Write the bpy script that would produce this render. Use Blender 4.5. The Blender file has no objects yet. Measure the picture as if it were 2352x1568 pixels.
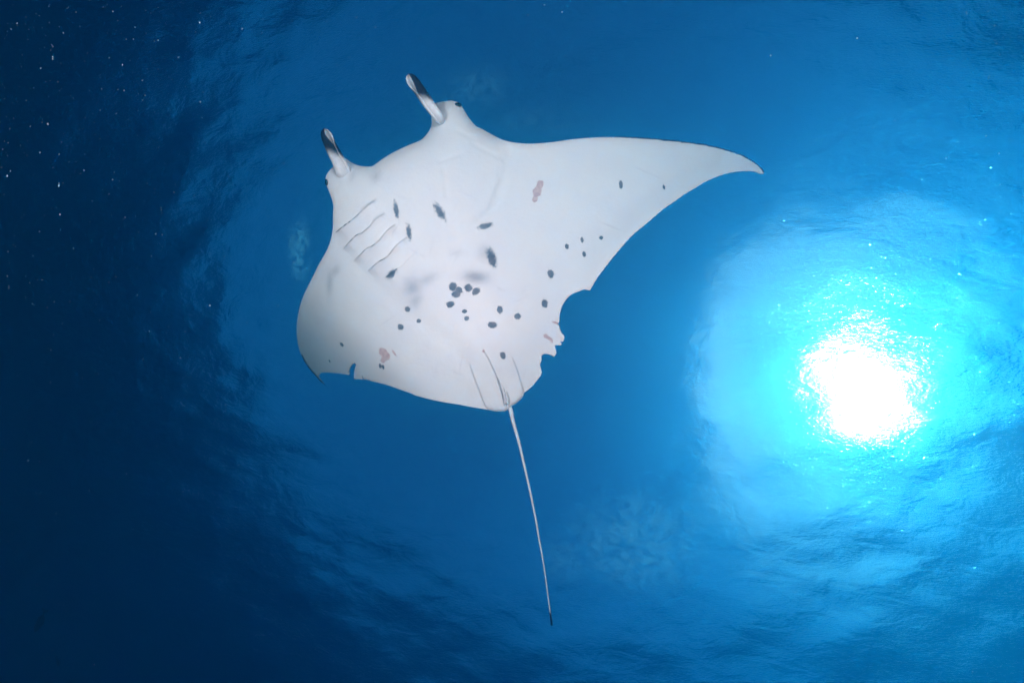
import bpy, bmesh, math, random
import numpy as np
from mathutils import Vector, Matrix, geometry

# ------------------------------------------------------------------ frame
# picture coordinates below are in a 2352 x 1568 frame; z is metres from the lens
W, H, F = 2352.0, 1568.0, 850.0
SC = bpy.context.scene
COL = SC.collection
RNG = np.random.default_rng(7)
random.seed(7)

up_c = Vector((135, 105, -F)).normalized()              # the zenith, in camera axes
xw = (Vector((1, 0, 0)) - up_c * up_c.x).normalized()
yw = up_c.cross(xw)
R = Matrix((xw, yw, up_c))                            # camera axes -> world axes
CAM_Z = -6.5

def ray(px, py):
    """world direction whose camera-forward component is 1"""
    return R @ Vector(((px - W / 2) / F, -(py - H / 2) / F, -1.0))

CAM = Vector((0, 0, CAM_Z))

# ------------------------------------------------------------------ camera
cd = bpy.data.cameras.new("camera")
cam = bpy.data.objects.new("camera", cd)
COL.objects.link(cam)
cd.sensor_width = 36.0
cd.lens = F / W * 36.0
cd.clip_start = 0.02
cd.clip_end = 6000.0
cam.matrix_world = Matrix.Translation(CAM) @ R.to_4x4()
SC.camera = cam

# ------------------------------------------------------------------ sky and sun
s_water = ray(1985, 890).normalized()                 # where the sun stands seen from under water
zen_w = math.acos(s_water.z)
zen_a = math.asin(min(0.995, 1.333 * math.sin(zen_w)))  # the same sun above the surface
az = math.atan2(s_water.y, s_water.x)
s_air = Vector((math.sin(zen_a) * math.cos(az), math.sin(zen_a) * math.sin(az), math.cos(zen_a)))

wd = bpy.data.worlds.new("World")
SC.world = wd
wd.use_nodes = True
nt = wd.node_tree
sky = nt.nodes.new("ShaderNodeTexSky")
sky.sky_type = 'NISHITA'
sky.sun_disc = False
sky.dust_density = 1.0
sky.ozone_density = 5.0
sky.sun_elevation = math.pi / 2 - zen_a
sky.sun_rotation = math.pi / 2 - az
nt.links.new(sky.outputs[0], nt.nodes["Background"].inputs[0])
nt.nodes["Background"].inputs[1].default_value = 0.05

sl = bpy.data.lights.new("sun", 'SUN')
sl.energy = 4.6
sl.angle = math.radians(0.6)
sl.color = (1.0, 0.63, 0.55)
sun = bpy.data.objects.new("sun", sl)
COL.objects.link(sun)
sun.rotation_euler = s_air.to_track_quat('Z', 'Y').to_euler()
sun.location = (0, 0, 30)

vs = SC.view_settings
vs.view_transform = 'Standard'
vs.look = 'None'
vs.exposure = 1.35
vs.gamma = 1.0
SC.render.engine = 'CYCLES'
cy = SC.cycles
cy.use_denoising = True
cy.use_adaptive_sampling = True
cy.adaptive_threshold = 0.02
cy.max_bounces = 10
cy.volume_bounces = 3
cy.transmission_bounces = 8
cy.glossy_bounces = 4
cy.sample_clamp_indirect = 8.0
cy.blur_glossy = 0.5

# ------------------------------------------------------------------ helpers
def mat(name):
    m = bpy.data.materials.new(name)
    m.use_nodes = True
    n = m.node_tree.nodes
    return m, n, m.node_tree.links

def link_mesh(name, me, parent=None, m=None):
    o = bpy.data.objects.new(name, me)
    COL.objects.link(o)
    if parent is not None:
        o.parent = parent
    if m is not None and not me.materials:
        me.materials.append(m)
    return o

def np_mesh(name, V, Fc, smooth=True):
    me = bpy.data.meshes.new(name)
    me.from_pydata([], [], [])
    V = np.asarray(V, dtype=np.float32)
    Fc = np.asarray(Fc, dtype=np.int32)
    k = Fc.shape[1]
    me.vertices.add(len(V))
    me.vertices.foreach_set("co", V.ravel())
    me.loops.add(Fc.size)
    me.loops.foreach_set("vertex_index", Fc.ravel())
    me.polygons.add(len(Fc))
    me.polygons.foreach_set("loop_start", np.arange(0, Fc.size, k, dtype=np.int32))
    me.polygons.foreach_set("use_smooth", np.full(len(Fc), smooth))
    me.update(calc_edges=True)
    me.validate()
    return me

# ------------------------------------------------------------------ sea surface
def wave_height(X, Y):
    rng = np.random.default_rng(21)
    Z = np.zeros_like(X)
    main = math.radians(80)
    for i in range(70):
        lam = 0.42 * (11.0 / 0.42) ** rng.random()
        th = main + rng.normal(0, 0.55)
        k = 2 * math.pi / lam
        steep = 0.019 * (1.0 if lam < 4 else 0.7)
        a = steep / k
        ph = rng.random() * 6.283
        # wave groups so that the chop is patchy
        g = 0.55 + 0.45 * np.sin((X * math.cos(th + 1.1) + Y * math.sin(th + 1.1)) * k / (3.5 + 2 * rng.random()) + ph * 3)
        p = (X * math.cos(th) + Y * math.sin(th)) * k + ph
        Z += a * g * (np.sin(p) + 0.22 * np.cos(2 * p))
    return Z

LOBES = (0.05, 0.26, 0.66, 0.03)
SKY_PATCHES = [(690, 575, 0.30, 0.75, 0.34), (1085, 200, 0.8, 0.45, 0.10), (1470, 1250, 1.5, 1.1, 0.30), (1620, 1190, 0.9, 0.6, 0.18), (1230, 280, 0.8, 0.35, 0.07), (1300, 1280, 0.7, 0.6, 0.12)]

def sea():
    n = 760
    u = np.linspace(-1, 1, n)
    b = 3.3
    x = 160 * np.sinh(b * u) / math.sinh(b)
    X, Y = np.meshgrid(x, x, indexing='ij')
    Z = wave_height(X, Y)
    V = np.stack([X, Y, Z], -1).reshape(-1, 3)
    i = np.arange(n * n).reshape(n, n)
    Fc = np.stack([i[:-1, :-1], i[1:, :-1], i[1:, 1:], i[:-1, 1:]], -1).reshape(-1, 4)
    me = np_mesh("sea_surface", V, Fc)
    m, N, L = mat("sea_surface")
    N.remove(N["Principled BSDF"])
    out = N["Material Output"]
    tc = N.new("ShaderNodeTexCoord")
    def ripple(sx, sy, detail, dist):
        mp = N.new("ShaderNodeMapping")
        mp.inputs["Scale"].default_value = (sx, sy, 1.0)
        L.new(tc.outputs["Object"], mp.inputs[0])
        nz = N.new("ShaderNodeTexNoise")
        nz.inputs["Scale"].default_value = 1.0
        nz.inputs["Detail"].default_value = detail
        nz.inputs["Roughness"].default_value = 0.55
        nz.inputs["Distortion"].default_value = 0.6
        L.new(mp.outputs[0], nz.inputs["Vector"])
        bp = N.new("ShaderNodeBump")
        bp.inputs["Strength"].default_value = 1.0
        bp.inputs["Distance"].default_value = dist
        L.new(nz.outputs["Fac"], bp.inputs["Height"])
        return bp
    chop = ripple(1.9, 3.2, 3.0, 0.020)
    fine = ripple(14.0, 60.0, 1.0, 0.0045)
    L.new(chop.outputs[0], fine.inputs["Normal"])
    glint = ripple(4.0, 8.0, 3.0, 0.12)
    lobes = []
    for rough, bump in ((0.06, glint), (0.10, chop), (0.30, fine), (0.55, fine)):
        g = N.new("ShaderNodeBsdfGlass")
        g.inputs["IOR"].default_value = 1.333
        g.inputs["Roughness"].default_value = rough
        g.distribution = 'BECKMANN' if 0.2 < rough < 0.5 else 'GGX'
        L.new(bump.outputs[0], g.inputs["Normal"])
        lobes.append(g)
    # ripples of every size share the surface
    acc = lobes[0].outputs[0]
    tot = LOBES[0]
    for g, w in zip(lobes[1:], LOBES[1:]):
        tot += w
        m2 = N.new("ShaderNodeMixShader")
        m2.inputs[0].default_value = w / tot
        L.new(acc, m2.inputs[1])
        L.new(g.outputs[0], m2.inputs[2])
        acc = m2.outputs[0]
    # pale patches painted in for bright cloud glimpsed through the ripples
    sky_patch = N.new("ShaderNodeBsdfTranslucent")
    sky_patch.inputs["Color"].default_value = (0.8, 0.8, 0.8, 1)
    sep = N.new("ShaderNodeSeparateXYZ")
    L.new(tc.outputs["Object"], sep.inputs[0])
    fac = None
    for (px, py, rx, ry, k) in SKY_PATCHES:
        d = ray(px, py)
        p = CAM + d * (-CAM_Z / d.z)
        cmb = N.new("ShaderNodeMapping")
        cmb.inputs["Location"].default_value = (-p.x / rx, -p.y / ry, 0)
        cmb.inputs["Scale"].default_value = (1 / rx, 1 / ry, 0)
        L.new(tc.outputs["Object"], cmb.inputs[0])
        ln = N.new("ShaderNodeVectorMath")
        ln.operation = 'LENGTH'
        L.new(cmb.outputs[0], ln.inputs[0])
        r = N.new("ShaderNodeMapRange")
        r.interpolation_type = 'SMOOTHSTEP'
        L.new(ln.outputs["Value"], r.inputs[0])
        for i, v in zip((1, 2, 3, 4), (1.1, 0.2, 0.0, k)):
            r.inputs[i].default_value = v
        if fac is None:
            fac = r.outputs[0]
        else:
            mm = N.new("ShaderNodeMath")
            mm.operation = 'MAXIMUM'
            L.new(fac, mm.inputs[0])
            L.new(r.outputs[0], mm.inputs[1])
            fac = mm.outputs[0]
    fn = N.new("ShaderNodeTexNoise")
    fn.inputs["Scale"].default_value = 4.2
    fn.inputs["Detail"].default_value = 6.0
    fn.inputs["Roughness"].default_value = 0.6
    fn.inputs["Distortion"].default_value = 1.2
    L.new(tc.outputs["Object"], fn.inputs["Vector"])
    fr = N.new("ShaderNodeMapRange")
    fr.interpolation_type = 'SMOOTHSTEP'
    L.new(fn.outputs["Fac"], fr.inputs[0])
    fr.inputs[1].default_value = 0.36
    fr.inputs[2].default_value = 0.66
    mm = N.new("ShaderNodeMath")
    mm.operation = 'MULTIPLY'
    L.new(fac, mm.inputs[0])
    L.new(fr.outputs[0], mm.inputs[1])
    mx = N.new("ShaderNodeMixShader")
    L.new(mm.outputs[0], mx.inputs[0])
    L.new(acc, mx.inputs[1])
    L.new(sky_patch.outputs[0], mx.inputs[2])
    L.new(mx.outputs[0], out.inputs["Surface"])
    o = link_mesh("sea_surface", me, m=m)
    o["kind"] = "structure"
    return o
sea()

# ------------------------------------------------------------------ thin veil added high above the sea to make the sun's pale halo
def sun_halo_veil():
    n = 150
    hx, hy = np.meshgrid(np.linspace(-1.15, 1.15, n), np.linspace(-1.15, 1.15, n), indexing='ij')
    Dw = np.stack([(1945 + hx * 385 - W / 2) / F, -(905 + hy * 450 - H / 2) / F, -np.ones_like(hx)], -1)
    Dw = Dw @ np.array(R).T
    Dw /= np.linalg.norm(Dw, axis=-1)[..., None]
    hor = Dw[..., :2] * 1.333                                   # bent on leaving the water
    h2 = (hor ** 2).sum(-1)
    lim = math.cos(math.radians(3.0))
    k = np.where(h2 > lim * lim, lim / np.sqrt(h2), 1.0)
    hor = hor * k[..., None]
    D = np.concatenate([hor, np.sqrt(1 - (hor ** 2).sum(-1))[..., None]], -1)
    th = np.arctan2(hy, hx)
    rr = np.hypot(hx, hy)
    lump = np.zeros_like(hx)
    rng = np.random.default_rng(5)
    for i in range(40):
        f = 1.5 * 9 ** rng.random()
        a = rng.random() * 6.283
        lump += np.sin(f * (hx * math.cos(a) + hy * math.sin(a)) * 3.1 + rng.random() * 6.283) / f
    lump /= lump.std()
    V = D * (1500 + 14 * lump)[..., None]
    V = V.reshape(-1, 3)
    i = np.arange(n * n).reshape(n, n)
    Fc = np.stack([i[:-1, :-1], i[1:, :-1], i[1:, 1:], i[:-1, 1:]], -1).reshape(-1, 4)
    me = np_mesh("sun_halo_veil", V, Fc)
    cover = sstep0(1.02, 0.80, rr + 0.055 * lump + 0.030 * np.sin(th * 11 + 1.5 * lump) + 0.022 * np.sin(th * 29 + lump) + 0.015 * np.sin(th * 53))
    cover = cover * (0.50 + 0.09 * lump) * (1 - HALO_GAP * np.exp(-((hx - 0.10) ** 2 + (hy + 0.03) ** 2) / 0.30 ** 2))
    a_ = me.attributes.new("cover", 'FLOAT', 'POINT')
    a_.data.foreach_set("value", np.clip(cover, 0, 1).astype(np.float32).ravel())
    m, N, L = mat("halo_veil")
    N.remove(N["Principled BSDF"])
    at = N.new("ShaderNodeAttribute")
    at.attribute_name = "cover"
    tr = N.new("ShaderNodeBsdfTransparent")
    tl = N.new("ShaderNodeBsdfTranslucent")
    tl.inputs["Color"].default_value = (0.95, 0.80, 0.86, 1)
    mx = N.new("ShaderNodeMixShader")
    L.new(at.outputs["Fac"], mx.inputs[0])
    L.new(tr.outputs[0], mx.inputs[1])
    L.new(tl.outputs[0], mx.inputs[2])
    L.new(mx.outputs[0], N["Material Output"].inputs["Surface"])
    o = link_mesh("sun_halo_veil", me, m=m)
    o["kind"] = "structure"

def sstep0(a, b, x):
    t = np.clip((x - a) / (b - a), 0, 1)
    return t * t * (3 - 2 * t)
HALO_GAP = 0.45
sun_halo_veil()

# ------------------------------------------------------------------ the water itself
SCATTER = (0.002, 0.054, 0.086)
ABSORB = (0.32, 0.082, 0.028)

def haze():
    bm = bmesh.new()
    bmesh.ops.create_cube(bm, size=1.0)
    for v in bm.verts:
        v.co.x *= 300
        v.co.y *= 300
        v.co.z = 1.2 if v.co.z > 0 else -46.0
    me = bpy.data.meshes.new("haze")
    bm.to_mesh(me)
    m, N, L = mat("sea_water_volume")
    N.remove(N["Principled BSDF"])
    pv = N.new("ShaderNodeVolumePrincipled")
    # scattering and absorption per metre in red, green and blue
    dens = 0.34
    for nm, val in (("Color", [c / dens for c in SCATTER]),
                    ("Absorption Color", [max(0.0, 1 - a / (dens - c)) ** 2 for a, c in zip(ABSORB, SCATTER)])):
        pv.inputs[nm].default_value = (*val, 1)
    pv.inputs["Density"].default_value = dens
    pv.inputs["Anisotropy"].default_value = 0.88
    L.new(pv.outputs[0], N["Material Output"].inputs["Volume"])
    o = link_mesh("haze", me, m=m)
    o["kind"] = "stuff"
    return o
haze()

# ------------------------------------------------------------------ two flash units beside the lens
def flash(name, x, y, z, aim, watts):
    ld = bpy.data.lights.new(name, 'SPOT')
    ld.energy = watts
    ld.color = (1.0, 0.243, 0.206)
    ld.spot_size = math.radians(105)
    ld.spot_blend = 0.35
    ld.shadow_soft_size = 0.12
    o = bpy.data.objects.new(name, ld)
    COL.objects.link(o)
    o.location = CAM + R @ Vector((x, y, -z))
    tgt = CAM + ray(*aim[:2]) * aim[2]
    o.rotation_euler = (o.location - tgt).to_track_quat('Z', 'Y').to_euler()
flash("flash_lamp", -1.9, 0.2, -1.2, (640, 740, 2.7), 1110)
flash("flash_lamp", 0.9, 1.4, -1.2, (1800, 430, 2.7), 1220)

# ------------------------------------------------------------------ tracing helpers
def c1(P): return [((1200 + x / 2.614) / 1.7415, (250 + y / 2.614) / 1.7415) for x, y in P]
def c2(P): return [((1150 + x / 1.96) / 1.7415, (850 + y / 1.96) / 1.7415) for x, y in P]
def c3(P): return [((1900 + x / 1.96) / 1.7415, (500 + y / 1.96) / 1.7415) for x, y in P]
def c4(P): return [((1650 + x / 2.412) / 1.7415, (1050 + y / 2.412) / 1.7415) for x, y in P]
def c5(P): return [((1900 + x / 1.568) / 1.7415, (1550 + y / 1.568) / 1.7415) for x, y in P]

RM = np.array(R)
def world(px, py, z):
    px, py, z = np.broadcast_arrays(np.asarray(px, float), np.asarray(py, float), np.asarray(z, float))
    d = np.stack([(px - W / 2) / F, -(py - H / 2) / F, -np.ones_like(px)], -1) * z[..., None]
    return d @ RM.T + np.array(CAM)

def catmull(P, step):
    """smooth polyline through P, about STEP apart"""
    P = np.array(P, float)
    E = np.vstack([2 * P[0] - P[1], P, 2 * P[-1] - P[-2]])
    out = []
    for i in range(1, len(E) - 2):
        p0, p1, p2, p3 = E[i - 1:i + 3]
        n = max(1, int(round(np.linalg.norm((p2 - p1)[:2]) / step)))
        for t in np.arange(n) / n:
            out.append(0.5 * (2 * p1 + (p2 - p0) * t + (2 * p0 - 5 * p1 + 4 * p2 - p3) * t * t + (3 * p1 - p0 - 3 * p2 + p3) * t ** 3))
    out.append(E[-2])
    return np.array(out)

def dist_poly(px, py, P, closed=False, signed=False):
    """distance from points to polyline P (and the signed side, and the place along it)"""
    P = np.asarray(P, float)
    if closed:
        P = np.vstack([P, P[:1]])
    best = np.full(px.shape, 1e9)
    side = np.ones(px.shape)
    along = np.zeros(px.shape)
    n = len(P) - 1
    for i in range(n):
        a, b = P[i], P[i + 1]
        e = b - a
        L2 = max(1e-9, e @ e)
        t = np.clip(((px - a[0]) * e[0] + (py - a[1]) * e[1]) / L2, 0, 1)
        dx, dy = px - a[0] - t * e[0], py - a[1] - t * e[1]
        d = np.hypot(dx, dy)
        k = d < best
        best = np.where(k, d, best)
        if signed:
            side = np.where(k, np.sign(e[0] * dy - e[1] * dx), side)
            along = np.where(k, (i + t) / n, along)
    return (best, side, along) if signed else best

# ------------------------------------------------------------------ the manta's outline
head_left = c2([(357, 0)]) + c1([(350, 1510), (340, 1450), (320, 1390), (300, 1340), (284, 1300), (268, 1262), (266, 1225), (274, 1185), (296, 1146), (330, 1108), (362, 1080)])
mouth = c1([(362, 1080), (420, 1010), (470, 1000), (520, 1035), (580, 1068), (640, 1084), (700, 1089), (755, 1085), (800, 1055), (870, 1005), (960, 950),
            (1050, 905), (1150, 860), (1250, 820), (1283, 798), (1312, 768), (1342, 728), (1365, 688), (1378, 640), (1374, 580), (1392, 500), (1422, 424)])
head_right = c1([(1422, 424), (1480, 412), (1550, 403), (1590, 402), (1630, 412), (1662, 428), (1690, 460), (1710, 490), (1740, 540), (1780, 600), (1840, 665), (1900, 695), (1980, 740), (2060, 783)])
lead_right = c3([(214, 117), (300, 138), (400, 147), (480, 146), (560, 140), (650, 130), (750, 115), (850, 105), (950, 98), (1080, 95), (1200, 97),
                 (1330, 103), (1450, 112), (1600, 127), (1700, 138), (1800, 153), (1900, 175), (2000, 203), (2080, 230), (2140, 260), (2190, 290), (2230, 322), (2258, 352), (2268, 372)])
trail_right = c3([(2268, 372), (2262, 383), (2250, 385), (2225, 380), (2180, 366), (2120, 364), (2040, 370), (1960, 387), (1880, 415), (1800, 452), (1720, 500), (1640, 548), (1560, 605),
                  (1480, 660), (1400, 728), (1320, 795), (1240, 862), (1180, 925), (1120, 995), (1070, 1055), (1020, 1120), (970, 1185), (935, 1240), (900, 1298)])
bite = c4([(1710, 270), (1680, 262), (1650, 260), (1600, 280), (1550, 298), (1510, 325), (1475, 365), (1445, 415), (1430, 460), (1418, 510), (1416, 570), (1403, 588), (1420, 610), (1428, 650),
           (1440, 682), (1460, 700), (1465, 720), (1460, 740), (1452, 762), (1424, 760), (1438, 785), (1430, 797), (1395, 795), (1375, 800), (1376, 820), (1385, 850), (1387, 872),
           (1375, 895), (1358, 908), (1340, 895), (1310, 882), (1280, 880), (1255, 888), (1243, 905), (1245, 940), (1230, 980), (1235, 1010), (1246, 1055), (1235, 1090),
           (1205, 1130), (1160, 1185), (1110, 1230), (1070, 1258)])
rear = c4([(1066, 1270), (1046, 1305), (1000, 1350), (960, 1375), (935, 1388), (912, 1412), (880, 1426), (800, 1426), (740, 1420), (650, 1405), (560, 1390), (460, 1370), (330, 1350), (200, 1325), (100, 1300), (0, 1272)])
trail_left = c2([(980, 1420), (880, 1385), (780, 1350), (700, 1330), (645, 1317), (640, 1300), (634, 1313), (624, 1311), (621, 1298), (616, 1309), (606, 1308), (597, 1300), (588, 1280), (582, 1275), (588, 1296), (590, 1308), (560, 1305), (523, 1305), (520, 1280), (524, 1240),
                 (535, 1195), (525, 1183), (510, 1190), (495, 1215), (486, 1245), (484, 1270), (440, 1265), (380, 1258), (320, 1252), (272, 1255), (250, 1268), (246, 1285),
                 (262, 1312), (292, 1348)])
lead_left = c2([(292, 1348), (260, 1325), (220, 1280), (180, 1235), (140, 1180), (110, 1120), (90, 1060), (78, 1000), (72, 930), (75, 860), (85, 790), (105, 710), (135, 630),
                (170, 560), (210, 480), (250, 400), (290, 330), (320, 270), (340, 210), (352, 150), (357, 90), (357, 0)])

def scallop(P, amp, wl, seed):
    """the ragged hem of the trailing edges"""
    P = catmull(P, 2.6)
    rng = np.random.default_rng(seed)
    s = np.concatenate([[0], np.cumsum(np.hypot(*np.diff(P, axis=0).T))])
    t = np.gradient(P, axis=0)
    nrm = np.stack([-t[:, 1], t[:, 0]], -1) / np.maximum(1e-6, np.hypot(t[:, 0], t[:, 1]))[:, None]
    ph = np.cumsum(rng.uniform(0.6, 1.5, len(s))) * 2.6 / wl * 6.283
    w = amp * np.abs(np.sin(ph / 2)) * np.clip(np.minimum(s, s[-1] - s) / 25, 0, 1)
    return P + nrm * w[:, None]

OUT = np.vstack([catmull(head_left, 3)[:-1], catmull(mouth, 3)[:-1], catmull(head_right, 3)[:-1], catmull(lead_right, 3)[:-1], scallop(trail_right, 1.1, 15, 3)[:-1],
                 catmull(bite, 1.6)[:-1], catmull(rear, 3)[:-1], catmull(trail_left[:5], 3)[:-1], np.array(trail_left[4:19])[:-1], catmull(trail_left[18:], 2.5)[:-1], catmull(lead_left, 3)[:-1]])
MOUTH = catmull(mouth, 6)
HEADR = catmull(head_right, 6)

gills = [c2([(378, 157), (440, 105), (500, 62), (565, 4)]) + c1([(700, 1495), (745, 1460), (800, 1435)]),
         c2([(436, 284), (490, 225), (530, 183), (552, 170), (575, 166), (640, 110), (690, 50), (765, -2)]),
         c2([(518, 378), (580, 320), (625, 275), (660, 264), (720, 215), (780, 140), (848, 91)]),
         c2([(628, 457), (680, 412), (725, 376), (745, 370), (790, 335), (840, 270), (890, 225), (940, 190)]),
         c2([(768, 512), (850, 446), (900, 405), (960, 350), (1022, 302)])]
GILLS = [catmull(g, 3) for g in gills]
RIGHT_GILLS = catmull(c3([(150, 130), (180, 190), (196, 250), (228, 298), (180, 318), (178, 380), (190, 430), (222, 456), (172, 476), (165, 540), (178, 585), (205, 598), (150, 615), (110, 660), (60, 690), (25, 705)]), 4)
folds = [c4([(550, 980), (600, 1120), (650, 1250), (690, 1360), (730, 1415)]),
         c4([(685, 850), (740, 940), (790, 1050), (830, 1140), (860, 1220), (890, 1300), (910, 1360)])]

def sstep(a, b, x):
    t = np.clip((x - a) / (b - a), 0, 1)
    return t * t * (3 - 2 * t)

def belly_z(px, py, fine=True):
    px = np.asarray(px, float)
    py = np.asarray(py, float)
    lat = (px - 1030) * 0.907 - (py - 640) * 0.42
    ax = -(px - 1030) * 0.42 - (py - 640) * 0.907
    z = np.full(px.shape, 2.60)
    q = np.clip(-lat / 364, 0, 1.08)
    z = z + 0.58 * q ** 3.8                                    # the left wing bends up and away
    t = np.clip(((px - 815) * -0.64 + (py - 735) * 0.77) / 130, 0, 1.6)
    z = z + 0.40 * t ** 2.3                                    # and its tip curls over
    r = np.clip(lat / 760, 0, 1.1)
    z = z + 0.26 * r ** 2
    body = np.exp(-(lat / 175) ** 2) * sstep(-420, -120, ax) * (1 - 0.6 * sstep(150, 420, ax))
    z = z - 0.14 * body
    z = z - 0.035 * np.exp(-((px - 1150) ** 2 + (py - 800) ** 2) / 95 ** 2)
    # throat hollow and chest keel
    z = z + 0.035 * np.exp(-((lat + 10) / 60) ** 2 - ((ax - 150) / 120) ** 2)
    # crease where the left wing leaves the body
    d, sd, al = dist_poly(px, py, np.array([(775, 530), (800, 590), (850, 640), (930, 710), (1040, 790), (1090, 850)]), signed=True)
    z = z + 0.008 * np.exp(-(d / 22) ** 2)
    # long valley near the trailing edge of the right wing
    d = dist_poly(px, py, np.array([(1380, 600), (1460, 520), (1570, 440), (1660, 385)]))
    z = z + 0.022 * np.exp(-(d / 34) ** 2)
    d = dist_poly(px, py, np.array([(1170, 345), (1155, 420), (1140, 470), (1085, 520), (1040, 540)]))
    z = z + 0.010 * np.exp(-(d / 9) ** 2)
    de = dist_poly(px, py, OUT[::2], closed=True)
    z = z + 0.085 * np.exp(-dist_poly(px, py, MOUTH) / 22)
    z = z + 0.070 * np.exp(-dist_poly(px, py, HEADR) / 16)
    z = z + 0.020 * np.exp(-de / 5) * sstep(-40, 60, ax)
    if fine:
        d, sd, al = dist_poly(px, py, RIGHT_GILLS, signed=True)
        w = np.clip(np.minimum(al, 1 - al) / 0.1, 0, 1)
        z = z + 0.006 * w * np.where(sd < 0, 1, 0) * np.exp(-d / 12)
        for k, g in enumerate(GILLS):
            d, sd, al = dist_poly(px, py, g, signed=True)
            w = np.clip(np.minimum(al, 1 - al) / 0.12, 0, 1)
            z = z - (0.034 if k < 4 else 0.018) * w * np.where(sd > 0, 1, 0) * np.exp(-d / 17)
            z = z + 0.004 * w * np.exp(-(d / 2.2) ** 2)
        for x0, y0, x1, y1 in ((1085, 330, 1145, 362), (1148, 420, 1128, 470), (1010, 372, 1062, 352), (1019, 387, 1026, 451), (1050, 300, 1092, 322)):
            d = dist_poly(px, py, np.array([(x0, y0), (x1, y1)]))
            z = z + 0.007 * np.exp(-(d / 4.5) ** 2)
    return z, de, lat, ax

# skin marks: x, y, half-width, half-height, tilt in degrees
SPOTS = [(910, 481, 6, 21, -8), (939, 532, 6, 19, -10), (1010, 486, 9, 24, -32), (1115, 519, 19, 7, -16), (899, 629, 15, 8, -36), (1129, 592, 11, 24, -18),
         (1040, 658, 9.5, 10, 0), (1054, 667, 8.5, 8.5, 0), (1047, 676, 11, 8, 0), (1076, 661, 9.5, 9, 0), (1093, 669, 10.5, 8, -38), (1034, 699, 9.5, 7.5, -10), (1067, 715, 6, 5, 0),
         (1072, 731, 6, 5.5, 0), (1148, 711, 7.5, 8.5, 0), (1131, 746, 11, 7.5, 5), (1189, 726, 8, 7.5, -15), (1251, 697, 7.5, 10, 0), (1265, 629, 7.5, 10.5, -10), (1302, 566, 4.8, 6.5, -15),
         (1337, 551, 3.8, 7, -10), (1342, 584, 4.4, 7, -15), (1381, 546, 5, 4.6, 20), (1426, 424, 4.6, 10.5, -5), (1525, 430, 3, 6, -15), (936, 710, 7, 6.5, 10), (962, 737, 5.4, 5, 0),
         (920, 751, 7, 7.5, -30), (785, 791, 3.5, 6, -38), (1155, 816, 6.8, 9, -12), (873, 840, 3, 6, -10), (880, 843, 3, 6, -18), (757, 829, 2, 4, -25)]
SMEARS = [(1092, 636, 27, 13, 5, 0.62), (948, 660, 20, 22, 15, 0.45), (978, 643, 30, 12, -25, 0.30), (955, 690, 14, 20, 25, 0.35), (1112, 580, 15, 18, 0, 0.25), (1050, 580, 18, 10, 0, 0.12),
          (757, 650, 7, 30, 3, 0.34), (770, 622, 8, 16, 35, 0.30), (863, 405, 10, 14, 30, 0.25), (810, 405, 5, 12, 25, 0.25)]
SCARS = [(1240, 425, 8, 11, 15), (1234, 440, 10, 12, 10), (1229, 457, 6, 8, 15), (879, 808, 9, 10, -20), (886, 818, 10, 10, 10), (880, 828, 6, 5, 0), (905, 810, 2.5, 9, -35),
         (1276, 741, 9, 2.5, 15), (1253, 771, 5, 5, 0), (1262, 777, 8, 4, 35), (1267, 782, 3, 6, -10), (1110, 806, 3, 4, 0)]

def ell(px, py, x, y, a, b, deg):
    c, s = math.cos(math.radians(deg)), math.sin(math.radians(deg))
    u = (px - x) * c + (py - y) * s
    v = -(px - x) * s + (py - y) * c
    return np.sqrt((u / a) ** 2 + (v / b) ** 2)

def fill(outline, spacing, extra=(), seed=1):
    """triangulated outline in picture coordinates: points and triangles"""
    rng = np.random.default_rng(seed)
    lo, hi = outline.min(0), outline.max(0)
    pts = []
    row = 0
    y = lo[1]
    while y < hi[1]:
        x = np.arange(lo[0] + (row % 2) * spacing / 2, hi[0], spacing)
        pts.append(np.stack([x, np.full_like(x, y)], -1))
        y += spacing * 0.866
        row += 1
    pts = np.vstack(pts)
    pts = pts + rng.uniform(-0.12, 0.12, pts.shape) * spacing
    for (x, y, rad, sp) in extra:
        pts = pts[np.hypot(pts[:, 0] - x, pts[:, 1] - y) > rad]
    for k, (x, y, rad, sp) in enumerate(extra):
        gx, gy = np.meshgrid(np.arange(-rad, rad, sp), np.arange(-rad, rad, sp * 0.9))
        e = np.stack([gx.ravel() + x, gy.ravel() + y], -1) + rng.uniform(-0.15, 0.15, (gx.size, 2)) * sp
        e = e[np.hypot(e[:, 0] - x, e[:, 1] - y) < rad]
        for (x2, y2, r2, s2) in extra[:k]:
            e = e[np.hypot(e[:, 0] - x2, e[:, 1] - y2) >= r2]
        pts = np.vstack([pts, e])
    # keep those inside, and off the border
    x, y = pts[:, 0], pts[:, 1]
    inside = np.zeros(len(pts), bool)
    n = len(outline)
    for i in range(n):
        (xa, ya), (xb, yb) = outline[i], outline[(i + 1) % n]
        if ya == yb:
            continue
        c = ((ya > y) != (yb > y)) & (x < (xb - xa) * (y - ya) / (yb - ya) + xa)
        inside ^= c
    pts = pts[inside]
    pts = pts[dist_poly(pts[:, 0], pts[:, 1], outline, closed=True) > min(1.4, spacing * 0.4)]
    allp = [Vector(p) for p in np.vstack([outline, pts])]
    v, e, f, *_ = geometry.delaunay_2d_cdt(allp, [], [list(range(n))], 1, 1e-4)
    return np.array([tuple(q) for q in v]), np.array([t for t in f if len(t) == 3])

def set_attr(me, name, val):
    a = me.attributes.new(name, 'FLOAT', 'POINT')
    a.data.foreach_set("value", np.asarray(val, dtype=np.float32))

# ------------------------------------------------------------------ materials
def attr(N, name):
    a = N.new("ShaderNodeAttribute")
    a.attribute_name = name
    return a.outputs["Fac"]

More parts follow.
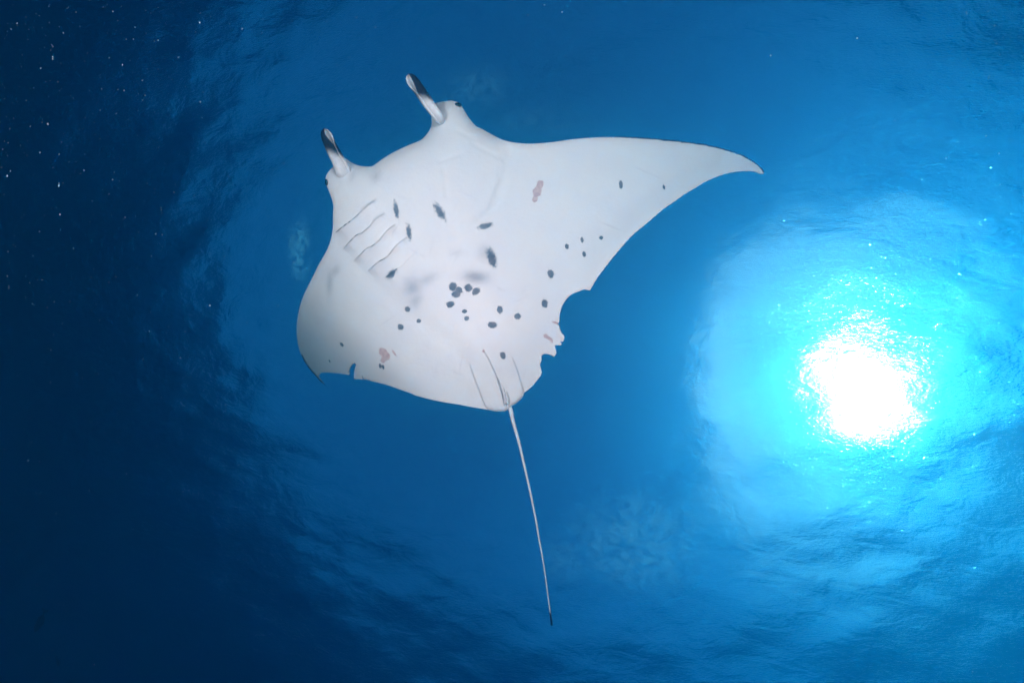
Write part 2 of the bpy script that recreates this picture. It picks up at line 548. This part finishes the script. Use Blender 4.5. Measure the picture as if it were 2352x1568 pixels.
def mixc(N, L, fac, a, b):
    m = N.new("ShaderNodeMix")
    m.data_type = 'RGBA'
    for s, v in ((m.inputs[0], fac), (m.inputs[6], a), (m.inputs[7], b)):
        if hasattr(v, "is_output"):
            L.new(v, s)
        elif isinstance(v, (int, float)):
            s.default_value = v
        else:
            s.default_value = (*v, 1)
    return m.outputs[2]

def mathn(N, L, op, a, b=None, clamp=False):
    m = N.new("ShaderNodeMath")
    m.operation = op
    m.use_clamp = clamp
    for s, v in ((m.inputs[0], a), (m.inputs[1], b)):
        if v is None:
            continue
        if hasattr(v, "is_output"):
            L.new(v, s)
        else:
            s.default_value = v
    return m.outputs[0]

def rmap(N, L, v, a, b, c=0.0, d=1.0):
    m = N.new("ShaderNodeMapRange")
    m.interpolation_type = 'SMOOTHSTEP'
    L.new(v, m.inputs[0])
    for k, x in zip((1, 2, 3, 4), (a, b, c, d)):
        m.inputs[k].default_value = x
    return m.outputs[0]

def noise(N, L, scale, detail=3.0, rough=0.5):
    t = N.new("ShaderNodeTexCoord")
    n = N.new("ShaderNodeTexNoise")
    n.inputs["Scale"].default_value = scale
    n.inputs["Detail"].default_value = detail
    n.inputs["Roughness"].default_value = rough
    L.new(t.outputs["Object"], n.inputs["Vector"])
    return n.outputs["Fac"]

WHITE = (0.70, 0.70, 0.69)
DARK = (0.010, 0.012, 0.018)

def skin_material():
    m, N, L = mat("manta_skin")
    b = N["Principled BSDF"]
    blot = noise(N, L, 5.0, 4)
    base = mixc(N, L, rmap(N, L, blot, 0.35, 0.7), WHITE, (0.665, 0.675, 0.69))
    # old scratches and rubbed lines
    tcs = N.new("ShaderNodeTexCoord")
    for rot, thr in ((0.5, 0.735), (1.9, 0.745), (2.7, 0.75)):
        mp = N.new("ShaderNodeMapping")
        mp.inputs["Rotation"].default_value = (0.3, 0.2, rot)
        mp.vector_type = 'TEXTURE'
        mp.inputs["Scale"].default_value = (0.55, 0.022, 0.55)
        L.new(tcs.outputs["Object"], mp.inputs[0])
        ns = N.new("ShaderNodeTexNoise")
        ns.inputs["Scale"].default_value = 1.6
        ns.inputs["Detail"].default_value = 2.0
        ns.inputs["Distortion"].default_value = 0.3
        L.new(mp.outputs[0], ns.inputs["Vector"])
        base = mixc(N, L, rmap(N, L, ns.outputs["Fac"], thr - 0.06, thr + 0.02, 0.0, 0.5), base, (0.50, 0.49, 0.53))
    fine = noise(N, L, 260.0, 2)
    base = mixc(N, L, rmap(N, L, fine, 0.3, 0.7, 0.0, 0.18), base, (0.55, 0.56, 0.58))
    # soft grey-lilac smears
    sm = mathn(N, L, 'MULTIPLY', attr(N, "smear"), rmap(N, L, noise(N, L, 90.0, 3), 0.25, 0.7, 0.75, 1.1), True)
    base = mixc(N, L, sm, base, (0.20, 0.19, 0.25))
    # crisp spots with frayed, stippled edges
    j = mathn(N, L, 'MULTIPLY', mathn(N, L, 'SUBTRACT', noise(N, L, 75.0, 4, 0.7), 0.5), 1.15)
    sp = rmap(N, L, mathn(N, L, 'ADD', attr(N, "spot"), j), -0.10, 0.30)
    base = mixc(N, L, mathn(N, L, 'MULTIPLY', sp, rmap(N, L, noise(N, L, 11.0, 2), 0.35, 0.65, 0.88, 1.0)), base, mixc(N, L, rmap(N, L, noise(N, L, 420.0, 1), 0.42, 0.62), (0.034, 0.032, 0.055), (0.12, 0.115, 0.165)))
    # pink scars
    j2 = mathn(N, L, 'MULTIPLY', mathn(N, L, 'SUBTRACT', noise(N, L, 60.0, 4, 0.7), 0.5), 1.0)
    sc = rmap(N, L, mathn(N, L, 'ADD', attr(N, "scar"), j2), -0.12, 0.1)
    base = mixc(N, L, mathn(N, L, 'MULTIPLY', sc, 0.85), base, mixc(N, L, rmap(N, L, noise(N, L, 45.0, 3), 0.4, 0.6), (0.42, 0.24, 0.24), (0.52, 0.36, 0.34)))
    # dark hem and dark back
    hem = rmap(N, L, mathn(N, L, 'ADD', attr(N, "hem"), mathn(N, L, 'MULTIPLY', mathn(N, L, 'SUBTRACT', noise(N, L, 40.0, 3), 0.5), 0.5)), 0.35, 0.75)
    base = mixc(N, L, hem, base, (0.016, 0.020, 0.034))
    base = mixc(N, L, attr(N, "dorsal"), base, DARK)
    L.new(base, b.inputs["Base Color"])
    b.inputs["Roughness"].default_value = 0.55
    b.inputs["Specular IOR Level"].default_value = 0.18
    bp = N.new("ShaderNodeBump")
    bp.inputs["Strength"].default_value = 0.55
    bp.inputs["Distance"].default_value = 0.012
    L.new(mathn(N, L, 'ADD', noise(N, L, 9.0, 6, 0.62), mathn(N, L, 'MULTIPLY', noise(N, L, 320.0, 2), 0.12)), bp.inputs["Height"])
    L.new(bp.outputs[0], b.inputs["Normal"])
    return m
SKIN = skin_material()

def plain(name, col, rough=0.5, spec=0.3, var=0.15, scale=60.0):
    m, N, L = mat(name)
    b = N["Principled BSDF"]
    L.new(mixc(N, L, rmap(N, L, noise(N, L, scale, 3), 0.3, 0.7), col, tuple(c * (1 - var) for c in col)), b.inputs["Base Color"])
    b.inputs["Roughness"].default_value = rough
    b.inputs["Specular IOR Level"].default_value = spec
    return m
SLIT_SHADE = plain("gill_gap_shade", (0.07, 0.07, 0.095), 0.7)
FOLD_SHADE = plain("skin_fold_shade", (0.44, 0.43, 0.47), 0.7)
EYE = plain("eye_black", (0.006, 0.007, 0.010), 0.25, 0.5)

def two_tone(name):
    """pale skin turning dark where the attribute "dark" says so"""
    m, N, L = mat(name)
    b = N["Principled BSDF"]
    j = mathn(N, L, 'MULTIPLY', mathn(N, L, 'SUBTRACT', noise(N, L, 60.0, 3), 0.5), 0.35)
    d = rmap(N, L, mathn(N, L, 'ADD', attr(N, "dark"), j), 0.05, 0.95)
    pale = mixc(N, L, rmap(N, L, noise(N, L, 35.0, 4), 0.35, 0.7), WHITE, (0.58, 0.58, 0.62))
    L.new(mixc(N, L, d, pale, DARK), b.inputs["Base Color"])
    b.inputs["Roughness"].default_value = 0.42
    b.inputs["Specular IOR Level"].default_value = 0.3
    return m
FINMAT = two_tone("fin_skin")

# ------------------------------------------------------------------ the manta
ROOT_AT = Vector(world(1030, 640, 2.75))
manta = bpy.data.objects.new("manta_ray", None)
COL.objects.link(manta)
manta.location = ROOT_AT
manta["label"] = "large manta ray with white spotted belly and ragged right wing, gliding overhead"
manta["category"] = "manta ray"
ROOTN = np.array(ROOT_AT)

def part(name, V, Fc, m, attrs=None, parent=None, smooth=True):
    me = np_mesh(name, np.asarray(V) - ROOTN, Fc, smooth)
    for k, v in (attrs or {}).items():
        set_attr(me, k, v)
    return link_mesh(name, me, parent or manta, m)

def vnormals(V, Fc):
    n = np.zeros_like(V)
    fn = np.cross(V[Fc[:, 1]] - V[Fc[:, 0]], V[Fc[:, 2]] - V[Fc[:, 0]])
    for k in range(3):
        np.add.at(n, Fc[:, k], fn)
    return n / np.maximum(1e-12, np.linalg.norm(n, axis=1))[:, None]

def orient(V, Fc, at):
    """turn the triangles towards AT"""
    fn = np.cross(V[Fc[:, 1]] - V[Fc[:, 0]], V[Fc[:, 2]] - V[Fc[:, 0]])
    flip = ((np.array(at) - V[Fc[:, 0]]) * fn).sum(1) < 0
    Fc = Fc.copy()
    Fc[flip] = Fc[flip][:, ::-1]
    return Fc

def marks(px, py):
    spot = np.full(px.shape, -1.0)
    for i, s in enumerate(SPOTS):
        soft = 0.55 if i < 6 else 1.0
        if i == 5:
            soft = 0.6
        spot = np.maximum(spot, (1.06 - ell(px, py, *s)) * soft)
    scar = np.full(px.shape, -1.0)
    for s in SCARS:
        scar = np.maximum(scar, 1 - ell(px, py, *s))
    sm = np.zeros(px.shape)
    for *s, k in SMEARS:
        sm = np.maximum(sm, 1.3 * k * np.exp(-ell(px, py, *s) ** 2 * 0.9))
    return spot, scar, sm

def double_sheet(P, Fc, z, thick):
    """a closed body: the seen side at depth z, the far side THICK behind it"""
    A = world(P[:, 0], P[:, 1], z)
    Fc = orient(A, Fc, CAM)
    n = vnormals(A, Fc)
    B = A - n * thick[:, None]
    N0 = len(A)
    # border edges
    E = np.sort(np.vstack([Fc[:, [0, 1]], Fc[:, [1, 2]], Fc[:, [2, 0]]]), axis=1)
    Ed = np.vstack([Fc[:, [0, 1]], Fc[:, [1, 2]], Fc[:, [2, 0]]])
    key = E[:, 0].astype(np.int64) * (N0 + 1) + E[:, 1]
    u, idx, cnt = np.unique(key, return_index=True, return_counts=True)
    b = Ed[idx[cnt == 1]]
    rim = np.unique(b)
    at = np.full(N0, -1)
    at[rim] = np.arange(len(rim))
    i, j = at[b[:, 0]], at[b[:, 1]]
    a0, b0 = 2 * N0, 2 * N0 + len(rim)
    side = np.vstack([np.stack([a0 + j, a0 + i, b0 + i], -1), np.stack([a0 + j, b0 + i, b0 + j], -1)])
    src = np.concatenate([np.arange(N0), np.arange(N0), rim, rim])
    back = np.concatenate([np.zeros(N0), np.ones(N0), np.zeros(len(rim)), np.ones(len(rim))]) > 0.5
    return np.vstack([A, B, A[rim], B[rim]]), np.vstack([Fc, Fc[:, ::-1] + N0, side]), src, back

def build_body():
    extra = [(x, y, max(a, b) + 6, 2.3) for x, y, a, b, d in SPOTS + SCARS] + [(815, 520, 40, 2.2), (850, 570, 62, 2.2), (900, 560, 60, 2.2)]
    P, Fc = fill(OUT, 5.2, extra)
    px, py = P[:, 0], P[:, 1]
    z, de, lat, ax = belly_z(px, py)
    core = np.exp(-(lat / 190) ** 2)
    thick = 0.004 + 0.008 * sstep(-20, 60, ax) + (1 - np.exp(-(de / 80) ** 2)) * (0.24 * core * np.where(lat < -150, 0.5, 1) + 0.035)
    V, Fall, src, back = double_sheet(P, Fc, z, thick)
    spot, scar, sm = marks(px, py)
    hem = np.exp(-dist_poly(px, py, catmull(lead_right, 8)) / 2.6) * sstep(1150, 1560, px) * (px < 1756)
    hem = np.maximum(hem, 0.9 * np.exp(-dist_poly(px, py, catmull(lead_left[:6], 8)) / 5.0))
    hem = np.maximum(hem, 0.8 * np.exp(-dist_poly(px, py, np.array(c2([(486, 1245), (495, 1215), (510, 1190), (525, 1183), (535, 1195)]))) / 2.0))
    hem = np.maximum(hem, 0.8 * np.exp(-dist_poly(px, py, np.array(c4([(1403, 588), (1420, 610), (1428, 650)]))) / 2.0))
    hem = np.maximum(hem, 0.8 * np.exp(-dist_poly(px, py, np.array(c4([(1340, 895), (1358, 908)]))) / 3.0))
    hide = np.where((de < 7) & ~((lat > 150) & (ax > -140) & (dist_poly(px, py, catmull(lead_right, 8)) < 8)) & ~((px < 760) & (py > 780)), 0.0, 1.0)
    o = part("body", V, Fall, SKIN, {"spot": np.where(back, -1, spot[src]), "scar": np.where(back, -1, scar[src]), "smear": np.where(back, 0, sm[src]),
                                     "hem": np.where(back, 0, hem[src]), "dorsal": np.where(back, hide[src], 0)})
    return o
build_body()

# gill slits: dark strips painting the shade in the gap under each flap
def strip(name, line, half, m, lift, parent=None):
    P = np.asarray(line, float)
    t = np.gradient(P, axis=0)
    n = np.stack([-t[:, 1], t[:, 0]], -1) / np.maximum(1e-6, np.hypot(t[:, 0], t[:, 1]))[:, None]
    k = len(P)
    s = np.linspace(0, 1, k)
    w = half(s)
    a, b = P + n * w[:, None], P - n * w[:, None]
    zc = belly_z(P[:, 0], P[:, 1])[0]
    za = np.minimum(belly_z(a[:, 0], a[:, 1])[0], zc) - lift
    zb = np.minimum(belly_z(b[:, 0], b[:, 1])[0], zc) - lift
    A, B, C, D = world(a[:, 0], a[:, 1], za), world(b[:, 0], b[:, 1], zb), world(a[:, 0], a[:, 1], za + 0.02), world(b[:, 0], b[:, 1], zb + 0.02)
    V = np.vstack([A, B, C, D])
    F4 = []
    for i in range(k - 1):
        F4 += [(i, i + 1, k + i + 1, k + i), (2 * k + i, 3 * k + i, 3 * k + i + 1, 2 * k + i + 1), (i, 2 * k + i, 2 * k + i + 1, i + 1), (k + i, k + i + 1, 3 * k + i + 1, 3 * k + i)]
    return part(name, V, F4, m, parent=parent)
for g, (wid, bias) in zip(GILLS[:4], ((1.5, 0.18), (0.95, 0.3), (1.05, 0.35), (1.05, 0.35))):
    strip("gill_slit_shade", catmull(g[::2], 2.5), lambda s, w=wid, c=bias: 0.08 + 0.6 * w * np.exp(-((s - c) / 0.22) ** 2) + 0.16 * w * np.sin(np.pi * np.clip(s, 0, 1)), SLIT_SHADE, 0.0025)
strip("gill_slit_shade", catmull(GILLS[4][:14:2], 2.5), lambda s: 0.15 + 1.1 * np.sin(np.pi * s), SLIT_SHADE, 0.0025)

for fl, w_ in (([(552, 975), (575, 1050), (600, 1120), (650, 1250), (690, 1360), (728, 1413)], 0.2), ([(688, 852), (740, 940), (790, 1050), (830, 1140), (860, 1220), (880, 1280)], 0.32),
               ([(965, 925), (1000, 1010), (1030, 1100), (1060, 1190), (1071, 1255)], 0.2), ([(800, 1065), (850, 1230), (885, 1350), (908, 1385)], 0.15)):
    strip("skin_fold_shade", catmull(c4(fl), 3), lambda s, w=w_: 0.1 + w * np.sin(np.pi * np.clip(s * 0.8 + 0.12, 0, 1)), FOLD_SHADE, 0.009)  # grey strips standing in for the crease shade along the pelvic folds

# pelvic fins, lying over the rear of the disc
def pelvic(outl, r0, r1):
    o2 = catmull(outl + outl[:1], 2.5)[:-1]
    P, Fc = fill(o2, 2.6, seed=5)
    px, py = P[:, 0], P[:, 1]
    z, de, lat, ax = belly_z(px, py, False)
    d = dist_poly(px, py, o2, closed=True)
    ramp = sstep(r0, r1, -ax)
    z = z + 0.006 - 0.022 * ramp - 0.006 * ramp * np.clip(d / 12, 0, 1) + 0.016 * ramp * np.exp(-d / 2.2) + 0.0018 * np.sin(lat * 0.55 + ax * 0.05) * ramp * np.exp(-d / 14)
    V, Fall, src, back = double_sheet(P, Fc, z, np.full(len(P), 0.006) + 0.008 * np.clip(d / 12, 0, 1))
    zz = np.zeros(len(V))
    part("pelvic_fin", V, Fall, SKIN, {"spot": zz - 1, "scar": zz - 1, "smear": zz, "hem": zz, "dorsal": zz})
pelvic(c4([(556, 985), (600, 1120), (650, 1250), (690, 1360), (708, 1395), (735, 1418), (800, 1433), (880, 1435), (914, 1420), (922, 1400), (890, 1340), (850, 1250), (800, 1125), (740, 990), (690, 905), (620, 900)]), 195, 340)
pelvic(c4([(720, 900), (800, 860), (900, 880), (975, 945), (1000, 1010), (1030, 1100), (1058, 1185), (1073, 1262), (1070, 1284), (1050, 1312), (1000, 1357), (960, 1382), (935, 1396), (917, 1372), (885, 1260), (835, 1130), (775, 1000)]), 215, 345)

# ------------------------------------------------------------------ lofted pieces: tail, claspers
def loft(name, line, m, seg=12, dark=None, flat=1.0, parent=None):
    """tube through picture points (x, y, half-width, z)"""
    L_ = catmull(line, 4.0)
    C = world(L_[:, 0], L_[:, 1], L_[:, 3])
    rad = np.maximum(0.0008, L_[:, 2] * L_[:, 3] / F)
    T = np.gradient(C, axis=0)
    T /= np.linalg.norm(T, axis=1)[:, None]
    view = C - np.array(CAM)
    view /= np.linalg.norm(view, axis=1)[:, None]
    S = np.cross(T, view)
    S /= np.linalg.norm(S, axis=1)[:, None]
    D = np.cross(S, T)
    D *= np.sign((D * view).sum(1))[:, None]
    ph = np.linspace(0, 2 * np.pi, seg, endpoint=False)
    V = (C[:, None] + (S[:, None] * np.cos(ph)[None, :, None] + D[:, None] * np.sin(ph)[None, :, None] * flat) * rad[:, None, None]).reshape(-1, 3)
    k = len(C)
    F4 = []
    for i in range(k - 1):
        for j in range(seg):
            a, b = i * seg + j, i * seg + (j + 1) % seg
            F4.append((a, b, b + seg, a + seg))
    V = np.vstack([V, C[:1], C[-1:]])
    n0 = k * seg
    for j in range(seg):
        F4.append((n0, (j + 1) % seg, j, n0))
        F4.append((n0 + 1, (k - 1) * seg + j, (k - 1) * seg + (j + 1) % seg, n0 + 1))
    s = np.repeat(np.linspace(0, 1, k), seg)
    pj = np.tile(ph, k)
    dk = np.concatenate([dark(s, pj), dark(np.array([0.0, 1.0]), np.array([0.0, 0.0]))]) if dark else np.zeros(len(V))
    tri = []
    for f in F4:
        q = [f[0]] + [x for x, y in zip(f[1:], f[:-1]) if x != y]
        q = list(dict.fromkeys(q))
        tri.append((q[0], q[1], q[2]))
        if len(q) == 4:
            tri.append((q[0], q[2], q[3]))
    return part(name, V, tri, m, {"dark": dk}, parent=parent)

tl = [(205, 95, 13, 2.585), (222, 135, 14, 2.58), (240, 215, 11.5, 2.575), (275, 340, 9.2, 2.565), (305, 470, 8.0, 2.555), (335, 600, 7.2, 2.545), (360, 720, 6.8, 2.535), (384, 840, 6.3, 2.53), (402, 950, 5.8, 2.52),
      (421, 1050, 5.2, 2.51), (440, 1170, 4.6, 2.5), (457, 1300, 4.2, 2.49), (468, 1380, 4.4, 2.48), (476, 1440, 5.6, 2.475), (481, 1486, 6.8, 2.47), (481, 1490, 2.0, 2.47)]
tailline = [(*c5([(x, y)])[0], w / 1.568 / 1.7415, z) for x, y, w, z in tl]
loft("tail", tailline, FINMAT, 14, lambda s, p: np.maximum(np.where(np.sin(p) > 0.35, 0.9, 0.12), sstep(0.90, 0.96, s)))
for a, b in (((862, 1205), (893, 1372)), ((893, 1235), (914, 1366))):
    pts = [(a[0] + (b[0] - a[0]) * t + 10 * math.sin(t * 3.1), a[1] + (b[1] - a[1]) * t, w) for t, w in ((0, 4), (0.3, 9), (0.65, 13), (0.9, 12), (1.0, 5))]
    ln = []
    for x, y, w in pts:
        q = c4([(x, y)])[0]
        ln.append((*q, w / 2.412 / 1.7415, float(belly_z(np.array([q[0]]), np.array([q[1]]), False)[0][0]) - 0.030))
    loft("clasper", ln, FINMAT, 10, lambda s, p: 0 * s)

# ------------------------------------------------------------------ cephalic fins: rolled paddles
def cephalic(line, open0, open1, hand, seg=34):
    L_ = catmull([(*c1([(x, y)])[0], w * 0.93 / 4.552, z) for x, y, w, z in line], 2.5)
    C = world(L_[:, 0], L_[:, 1], L_[:, 3])
    rad = L_[:, 2] * L_[:, 3] / F
    T = np.gradient(C, axis=0)
    T /= np.linalg.norm(T, axis=1)[:, None]
    view = C - np.array(CAM)
    view /= np.linalg.norm(view, axis=1)[:, None]
    S = np.cross(T, view)
    S /= np.linalg.norm(S, axis=1)[:, None]
    S *= np.sign(S @ np.array(R @ Vector((1, 0, 0))))[:, None]     # towards picture right
    D = np.cross(S, T)
    D *= -np.sign((D * view).sum(1))[:, None]                      # towards the lens
    k = len(C)
    s = np.linspace(0, 1, k)
    V, dk = [], []
    for side in (0, 1):
        for i in range(k):
            gap = open0 + (open1 - open0) * sstep(0.45, 1.0, s[i])
            span = 2 * math.pi * 1.06 - gap
            centre = math.pi / 2 + hand * (0.75 - 0.25 * s[i])      # the seam looks at the lens and a little to one side
            u = np.linspace(0, 1, seg)
            ph = centre + hand * (gap / 2 + u * span)
            r = rad[i] * (1.0 - 0.20 * sstep(0.55, 1.0, u)) - side * (0.006 + 0.10 * rad[i])
            V.append(C[i] + S[i] * (r * np.cos(ph))[:, None] + D[i] * (r * np.sin(ph) * 0.85)[:, None])
            edge = np.exp(-np.minimum(u, 1 - u) / 0.03)
            if side == 0:
                dk.append(np.clip(np.maximum(sstep(0.30, 0.66, s[i] + 0.10 * np.cos(ph)), 0.8 * sstep(0.0, -0.5, np.sin(ph))) - 0.9 * edge * sstep(0.6, 0.9, s[i]), 0, 1))
            else:
                dk.append(np.full(seg, 0.05))
    V = np.vstack(V)
    dk = np.concatenate(dk)
    F4 = []
    n0 = k * seg
    for i in range(k - 1):
        for j in range(seg - 1):
            a = i * seg + j
            F4.append((a, a + 1, a + seg + 1, a + seg))
            F4.append((n0 + a, n0 + a + seg, n0 + a + seg + 1, n0 + a + 1))
        for j in (0, seg - 1):
            a = i * seg + j
            F4.append((a, a + seg, n0 + a + seg, n0 + a))
    for j in range(seg - 1):
        a = (k - 1) * seg + j
        F4.append((a, a + 1, n0 + a + 1, n0 + a))
    return part("cephalic_fin", V, F4, FINMAT, {"dark": dk})
cephalic([(1500, 640, 28, 2.62), (1462, 590, 50, 2.56), (1415, 525, 58, 2.53), (1350, 440, 62, 2.52), (1290, 350, 64, 2.51), (1228, 260, 66, 2.51), (1172, 190, 64, 2.51), (1140, 150, 46, 2.51), (1130, 132, 20, 2.51)], 0.1, 2.2, 1)
cephalic([(455, 1240, 30, 2.66), (462, 1170, 84, 2.60), (435, 1090, 84, 2.57), (392, 1010, 74, 2.56), (350, 930, 70, 2.55), (312, 855, 66, 2.55), (284, 785, 64, 2.55), (270, 730, 52, 2.55), (266, 695, 18, 2.55)], 0.1, 2.2, -1)

# ------------------------------------------------------------------ eyes
def ellipsoid(name, px, py, z, ax_, ay_, deg, depth, m, parent=None):
    bm = bmesh.new()
    bmesh.ops.create_uvsphere(bm, u_segments=20, v_segments=12, radius=1.0)
    c, s = math.cos(math.radians(deg)), math.sin(math.radians(deg))
    V = []
    for v in bm.verts:
        x, y = v.co.x * ax_, v.co.y * ay_
        V.append(world(px + x * c - y * s, py + x * s + y * c, z + v.co.z * depth))
    Fc = []
    for f in bm.faces:
        i = [v.index for v in f.verts]
        Fc.append(i[:3])
        if len(i) == 4:
            Fc.append((i[0], i[2], i[3]))
    bm.free()
    return part(name, np.array(V), np.array(Fc), m, parent=parent)
for (x, y), a, b, d in ((c1([(1652, 444)])[0], 8.2, 5.0, 8), (c1([(276, 1252)])[0], 3.4, 7.5, -8)):
    z = float(belly_z(np.array([x]), np.array([y]))[0][0])
    ellipsoid("eye", x, y, z - 0.002, a, b, d, 0.020, EYE)

# ------------------------------------------------------------------ two dark fish far below left
def fish(px, py, deg, length, z, label):
    root_at = Vector(world(px, py, z))
    root = bpy.data.objects.new("reef_fish", None)
    COL.objects.link(root)
    root.location = root_at
    root["label"] = label
    root["category"] = "fish"
    root["group"] = "dark fish in the deep blue corner"
    c, s = math.cos(math.radians(deg)), math.sin(math.radians(deg))
    fwd = R @ Vector((c, -s, 0.15))
    fwd.normalize()
    upv = (R @ Vector((s, c, 0))).normalized()
    upv = (upv - fwd * upv.dot(fwd)).normalized()
    sidev = fwd.cross(upv)
    m = FISH
    prof = [(-0.5, 0.012, 0.01), (-0.42, 0.035, 0.018), (-0.30, 0.085, 0.04), (-0.12, 0.15, 0.07), (0.08, 0.175, 0.085), (0.26, 0.15, 0.08), (0.40, 0.095, 0.06), (0.47, 0.05, 0.035), (0.5, 0.01, 0.01)]
    V, Fc, seg = [], [], 12
    for t, h, w in prof:
        for j in range(seg):
            a = 2 * math.pi * j / seg
            V.append(tuple((fwd * t + upv * (h * math.sin(a)) + sidev * (w * math.cos(a))) * length))
    for i in range(len(prof) - 1):
        for j in range(seg):
            Fc.append((i * seg + j, i * seg + (j + 1) % seg, (i + 1) * seg + (j + 1) % seg, (i + 1) * seg + j))
    link_mesh("fish_body", np_mesh("fish_body", V, Fc), root, m)
    def fin(name, pts):
        k = len(pts)
        V = [tuple((fwd * x + upv * y + sidev * e) * length) for e in (0.006, -0.006) for x, y in pts]
        me = bpy.data.meshes.new(name)
        me.from_pydata(V, [], [tuple(range(k)), tuple(range(2 * k - 1, k - 1, -1))] + [(i, k + i, k + (i + 1) % k, (i + 1) % k) for i in range(k)])
        me.update()
        link_mesh(name, me, root, m)
    fin("tail_fin", [(-0.47, 0.03), (-0.60, 0.16), (-0.72, 0.20), (-0.62, 0.0), (-0.72, -0.20), (-0.60, -0.16), (-0.47, -0.03)])
    fin("dorsal_fin", [(0.22, 0.15), (0.05, 0.24), (-0.20, 0.20), (-0.34, 0.09), (-0.30, 0.06), (0.05, 0.15)])
    fin("anal_fin", [(-0.05, -0.14), (-0.18, -0.20), (-0.33, -0.10), (-0.30, -0.05)])
FISH = plain("fish_skin", (0.012, 0.014, 0.02), 0.5, 0.3)
fish(91, 1428, 108, 0.30, 6.0, "long dark fish with forked tail, the upper of two in the lower left")
fish(133, 1519, 60, 0.15, 6.5, "small dark stubby fish, the lower of two in the lower left")

# ------------------------------------------------------------------ drifting plankton lit by the flash
def plankton():
    rng = np.random.default_rng(11)
    V, Fc = [], []
    right = np.array(R @ Vector((1, 0, 0)))
    upc = np.array(R @ Vector((0, 1, 0)))
    fw = np.array(R @ Vector((0, 0, -1)))
    base = [(1, 0, 0), (-1, 0, 0), (0, 1, 0), (0, -1, 0), (0, 0, 1), (0, 0, -1)]
    tri = [(0, 2, 4), (2, 1, 4), (1, 3, 4), (3, 0, 4), (2, 0, 5), (1, 2, 5), (3, 1, 5), (0, 3, 5)]
    def speck(x, y, z, r):
        P = world(x, y, z)
        r = r * z / F
        k = rng.uniform(1.1, 2.0)
        tilt = rng.normal(0.35, 0.25)
        a = right * math.cos(tilt) - upc * math.sin(tilt) * -1
        a = right * math.sin(tilt) + upc * math.cos(tilt)
        b = np.cross(a, fw)
        n0 = len(V)
        for q in base:
            V.append(P + (b * q[0] + a * q[1] * k + fw * q[2]) * r * rng.uniform(0.7, 1.3))
        for t in tri:
            Fc.append([n0 + i for i in t])
    n = 0
    while n < 850:
        x, y = rng.uniform(-60, 2412), rng.uniform(-60, 1630)
        pl = math.exp(-(max(0, x) / 420) ** 1.3) * math.exp(-(max(0, y) / 800) ** 1.6)
        pr = 0.45 * math.exp(-(max(0, 2352 - x) / 170) ** 1.4) * math.exp(-(max(0, y) / 330) ** 1.5)
        if rng.random() > pl + pr + 0.028:
            continue
        z = rng.uniform(0.7, 2.1)
        inman = 640 < x < 1800 and 150 < y < 960
        if inman and rng.random() < 0.85:
            continue
        r = 0.5 * rng.lognormal(0.0, 0.32)
        if rng.random() < 0.02:
            r *= 2.2
        speck(x, y, z, r)
        n += 1
    for x, y, r in ((121, 131, 1.8), (121, 136, 1.4), (110, 285, 1.8), (459, 52, 1.7), (285, 208, 1.4), (460, 234, 1.3), (92, 350, 1.4), (483, 583, 1.2), (482, 702, 1.2), (193, 391, 1.3), (1969, 88, 1.6)):
        speck(x, y, 1.1, r)
    me = np_mesh("plankton", np.array(V), Fc, False)
    o = link_mesh("plankton", me, m=plain("plankton_speck", (0.22, 0.55, 0.72), 0.6, 0.3))
    o["kind"] = "stuff"
plankton()
